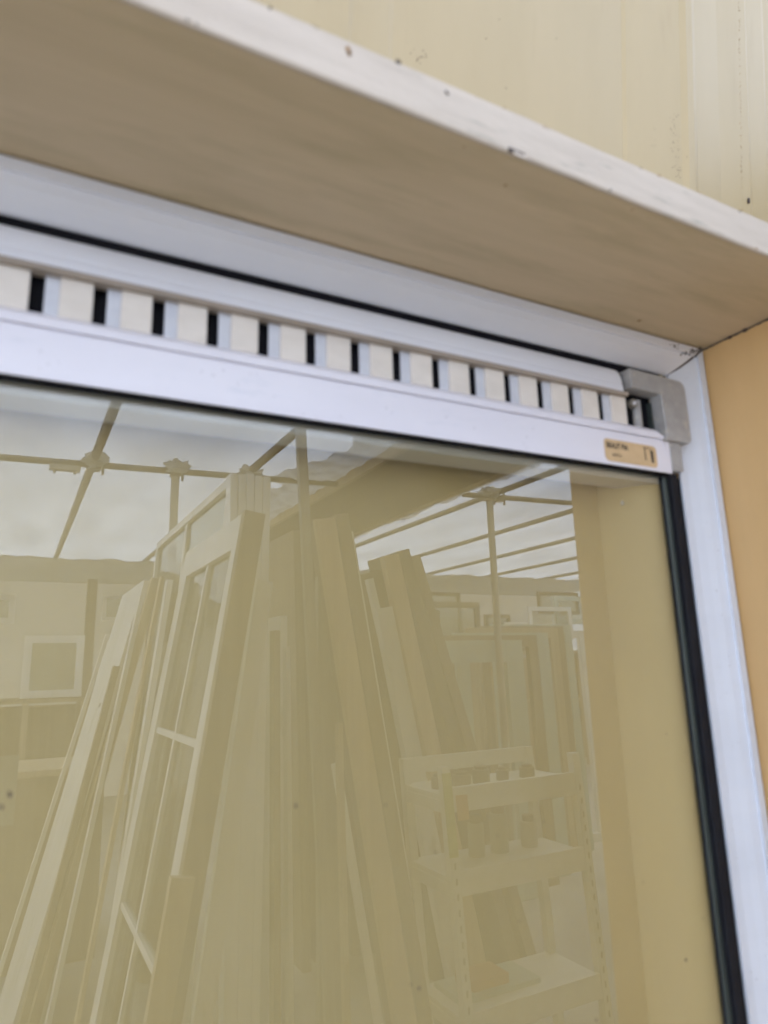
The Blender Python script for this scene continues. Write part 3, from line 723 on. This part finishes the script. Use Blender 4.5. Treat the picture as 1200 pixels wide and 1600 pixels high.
specs = [(4.15, 650, 826, 1000, 'palegreen', .16, 'pale green frame nearest of the stack at the right'),
         (4.30, 700, 850, 992, 'wood_brown', .09, 'brown frame second in the stack at the right'),
         (4.42, 720, 868, 988, 'palegreen', .12, 'pale green frame third in the stack at the right'),
         (4.55, 740, 884, 980, 'wood_tan', .09, 'tan frame fourth in the stack at the right'),
         (4.70, 760, 893, 978, 'wood_brown', .08, 'brown frame fifth in the stack at the right'),
         (4.85, 780, 905, 975, 'palegreen', .08, 'pale green frame hindmost of the stack at the right'),
         (5.05, 800, 925, 985, 'whitepaint', .07, 'white frame behind the pale green stack')]
for (d, l_, r_, tp, m_, st_, lb) in specs:
    zt_ = V((l_+r_)/2, tp, d).z; a = mir(V(l_, 1050, d)); c = mir(V(r_, 1050, d))
    frame_thing('sash_frame', lb, a.x, c.x, 0, zt_, a.y, m_, st=st_, lean=.03, group='sash frames stacked at the right', pane=False)
# windows by the far wall, right
tb = []
for (l_, r_, tp, bt, d, m_, st_, lb) in [(640,722,925,1000,9.3,'wood_dark',.06,'brown framed window highest by the far wall'),
        (655,752,940,1020,8.6,'wood_dark',.09,'dark framed window wrapped in plastic by the far wall'),
        (828,895,948,1000,7.4,'whitepaint',.06,'white window with a bright rail on the right by the far wall'),
        (868,930,932,975,8.0,'palegreen',.07,'pale window frame farthest right by the far wall'),
        (760,800,960,1012,8.2,'wood_dark',.05,'narrow dark framed window left of the offcuts by the far wall'),
        (842,905,925,960,9.4,'wood_dark',.06,'dark framed window high on the right by the far wall'),
        (790,842,972,1012,7.9,'whitepaint',.05,'small white window in front of the offcuts by the far wall'),
        (-20,24,928,974,9.5,'whitepvc2',.07,'white window high on the left edge by the far wall'),
        (35,130,993,1090,9.0,'whitepvc2',.085,'square white window standing on the timber shelf'),
        (160,215,930,970,9.6,'whitepvc2',.05,'small white window right of the brown post')]:
    fpx('stored_window', lb, l_, r_, tp, bt, d, m_, st_, group='windows stored by the far wall', lean=.02)
# racks those windows stand on
def rack(name, label, l_, r_, py, d, depth=.6, m='wood_brown'):
    a = mir(V(l_, py, d)); c = mir(V(r_, py, d)); z = V((l_+r_)/2, py, d).z
    t = thing(name, label, 'rack', ((a.x+c.x)/2, a.y, 0), 'timber racks by the far wall')
    MB().bx(a.x, c.x, a.y-depth, a.y+.12, z-.05, z-.004).build('shelf', M[m], t, bevel=.004)
    MB().bx(a.x, c.x, a.y-depth+.05, a.y+.06, z-.8, z-.76).build('shelf', M['wood_tan'], t, bevel=.004)
    n_ = max(2, int((c.x-a.x)/.5)+1)
    for i in range(n_):
        x = a.x+.03+(c.x-a.x-.06)*i/(n_-1)
        for y in (a.y+.08, a.y-depth+.03): MB().bx(x-.03, x+.03, y-.03, y+.03, 0, z-.052).build('leg', M['wood_tan' if y > a.y else m], t)
    MB().bx(a.x, c.x, a.y-depth+.0, a.y-depth+.02, .05, z-.1).build('back_board', M[m], t)
rack('timber_rack', 'timber rack below the square white window at the left', -60, 135, 1092, 9.0)
rack('timber_rack', 'timber rack below the windows at the right of the far wall', 640, 940, 1018, 8.7, m='wood_tan')
b = MB(); p = mir(V(142, 950, 9.9)); b.bx(p.x-.06, p.x+.06, p.y-.05, p.y+.05, 0, HC-.1)
tag(b.build('post', M['wood_brown'], bevel=.004), 'brown timber post against the far wall at the left', 'post')
# things on the right rack
for k in range(12):
    px = 775+9.5*k+random.uniform(-2,2); hgt = random.uniform(.18,.42); p = mir(V(px, 1017, 8.6)); 
    b = MB().bx(p.x-.03, p.x+.03, p.y-.25, p.y, p.z+.0, p.z+hgt)
    tag(b.build('offcut', M[['wood_tan','wood_brown','whitepaint','wood_orange'][k % 4]], bevel=.003), 'upright offcut, '+'leftmost,second from the left,third from the left,fourth from the left,fifth from the left,sixth from the left,sixth from the right,fifth from the right,fourth from the right,third from the right,second from the right,rightmost'.split(',')[k]+' in the row on the right timber rack', 'timber offcut', 'offcuts on the right timber rack')
# brown box and paper at the left
b = MB(); p = mir(V(16, 1235, 3.0)); b.bx(p.x-.15, p.x+.02, p.y-.01, p.y, p.z-.12, p.z+.12)
tag(b.build('paper_notice', M['white_tub']), 'white paper notice hanging low at the left edge', 'notice')
p = mir(V(-110, 1150, 4.7))
t = thing('storage_cabinet', 'dark brown cabinet behind the paper notice at the left edge', 'cabinet', (p.x, p.y-.3, 0))
MB().bx(-.75, .55, p.y-.62, p.y-.02, 0, 1.02).build('body', M['wood_brown'], t, bevel=.006)
MB().bx(-.77, .57, p.y-.64, p.y, 1.021, 1.06).build('top', M['wood_tan'], t, bevel=.004)
# ---- slotted steel shelf unit
sh = thing('shelf_unit', 'pale slotted steel shelf unit holding jars, low at the right', 'shelf unit', (1.7, mir((0,1.6,0)).y, 0))
d1, d2 = 2.2, 2.52
ax = V(690, 1195, d1); bx_ = V(905, 1180, d1); ztop = (ax.z+bx_.z)/2
lnx = .062                                # the unit leans a little
def sp_(x, yv, z): return Vector((x - (z-ztop)*lnx, yv, z))
def sbar(n_, x0_, x1_, y0_, y1_, z0_, z1_, m='steel', par=sh):
    P = [sp_(x, y, z) for z in (z0_, z1_) for (x, y) in ((x0_,y0_),(x1_,y0_),(x1_,y1_),(x0_,y1_))]
    return MB().add(P, [(3,2,1,0),(4,5,6,7),(0,1,5,4),(1,2,6,5),(2,3,7,6),(3,0,4,7)]).build(n_, M[m], par, mirror=True, bevel=.0015)
X0, X1, YV1, YV2 = ax.x, bx_.x, d1-.6, d2-.6
for (x, y) in ((X0, YV1), (X1-.035, YV1), (X0, YV2-.035), (X1-.035, YV2-.035)):
    up_ = sbar('upright', x, x+.035, y, y+.035, 0, ztop)
    if y == YV1:
        for k in range(22):
            z = .05+k*.05; q = sp_(x+.0125, y-.0012, z)
            MB().box(q, (.008,0,0), (0,.001,0), (0,0,.022)).build('slot', M['pipe_light'], up_, mirror=True)
for py_ in (1241, 1368, 1589):
    z = V(800, py_-3, d1).z
    sbar('shelf_beam', X0+.036, X1-.036, YV1+.001, YV1+.02, z-.042, z+.042)
    sbar('shelf_board', X0+.005, X1-.005, YV1+.021, YV2-.002, z+.0, z+.018)
    sbar('side_beam', X0+.001, X0+.02, YV1+.036, YV2-.036, z-.044, z-.002)
    sbar('side_beam', X1-.02, X1-.001, YV1+.036, YV2-.036, z-.044, z-.002)
z = V(800, 1355, d1).z; zt1 = V(800, 1238, d1).z+.03
sbar('shelf_beam', X0+.036, X1-.036, YV2-.02, YV2-.001, ztop-.06, ztop)
sbar('yellow_strip', X0-.004, X0+.034, YV1-.004, YV1-.0013, ztop-.30, ztop-.02, 'tape')
sbar('orange_tag', X0+.045, X0+.095, YV1-.004, YV1-.0008, zt1-.1, zt1-.015, 'orange')
def jar(x, yv, z0_, r_, h_, m, label, name='jar'):
    r_ *= random.uniform(.6,.85); h_ *= random.uniform(.42,.62) if name == 'jar' else .75; p = mir(sp_(x, yv, z0_)); b = MB().tube(p, p+Vector((0,0,h_*.8)), r_, 14); t_ = thing(name, label, name, p, 'jars on the steel shelves')
    b.build('body', M[m], t_, bevel=.003); MB().tube(p+Vector((0,0,h_*.8)), p+Vector((0,0,h_)), r_*.7, 12).build('lid', M['wood_dark'], t_, bevel=.002)
zsh = V(800,1238,d1).z+.019
for k, (fx, r_, h_, m_, l_) in enumerate([(.10,.045,.11,'darkjar','leftmost dark jar on the top steel shelf'),(.26,.05,.10,'wood_brown','brown jar second from the left on the top steel shelf'),(.40,.045,.11,'darkjar','dark jar in the middle of the top steel shelf'),(.56,.04,.09,'darkjar','fourth dark jar on the top steel shelf'),(.75,.05,.085,'wood_brown','rightmost brown jar on the top steel shelf')]):
    jar(X0+fx*(X1-X0), YV1+.14, zsh, r_, h_, m_, l_)
zsh = V(800,1365,d1).z+.019
for (fx, r_, h_, m_, l_) in [(.38,.05,.2,'white_tub','white bottle left on the middle steel shelf'),(.55,.055,.24,'white_tub','tall white bottle in the middle of the steel shelves'),(.78,.04,.16,'pipe_light','grey bottle right on the middle steel shelf')]:
    jar(X0+fx*(X1-X0), YV1+.2, zsh, r_, h_, m_, l_, 'bottle')
zsh = V(800,1586,d1).z+.019
p0 = sp_(X0+.05, YV1+.1, zsh); tag(MB().box(p0, (.36,0,0), (0,.18,0), (0,0,.02)).build('board_offcut', M['palegreen'], mirror=True, bevel=.003), 'pale green board lying on the lowest steel shelf in view', 'board')
p0 = sp_(X0+.12, YV1+.12, zsh+.021); tag(MB().box(p0, (.16,0,0), (0,.12,0), (0,0,.035)).build('box', M['orange'], mirror=True, bevel=.003), 'orange box lying on the pale green board', 'box')
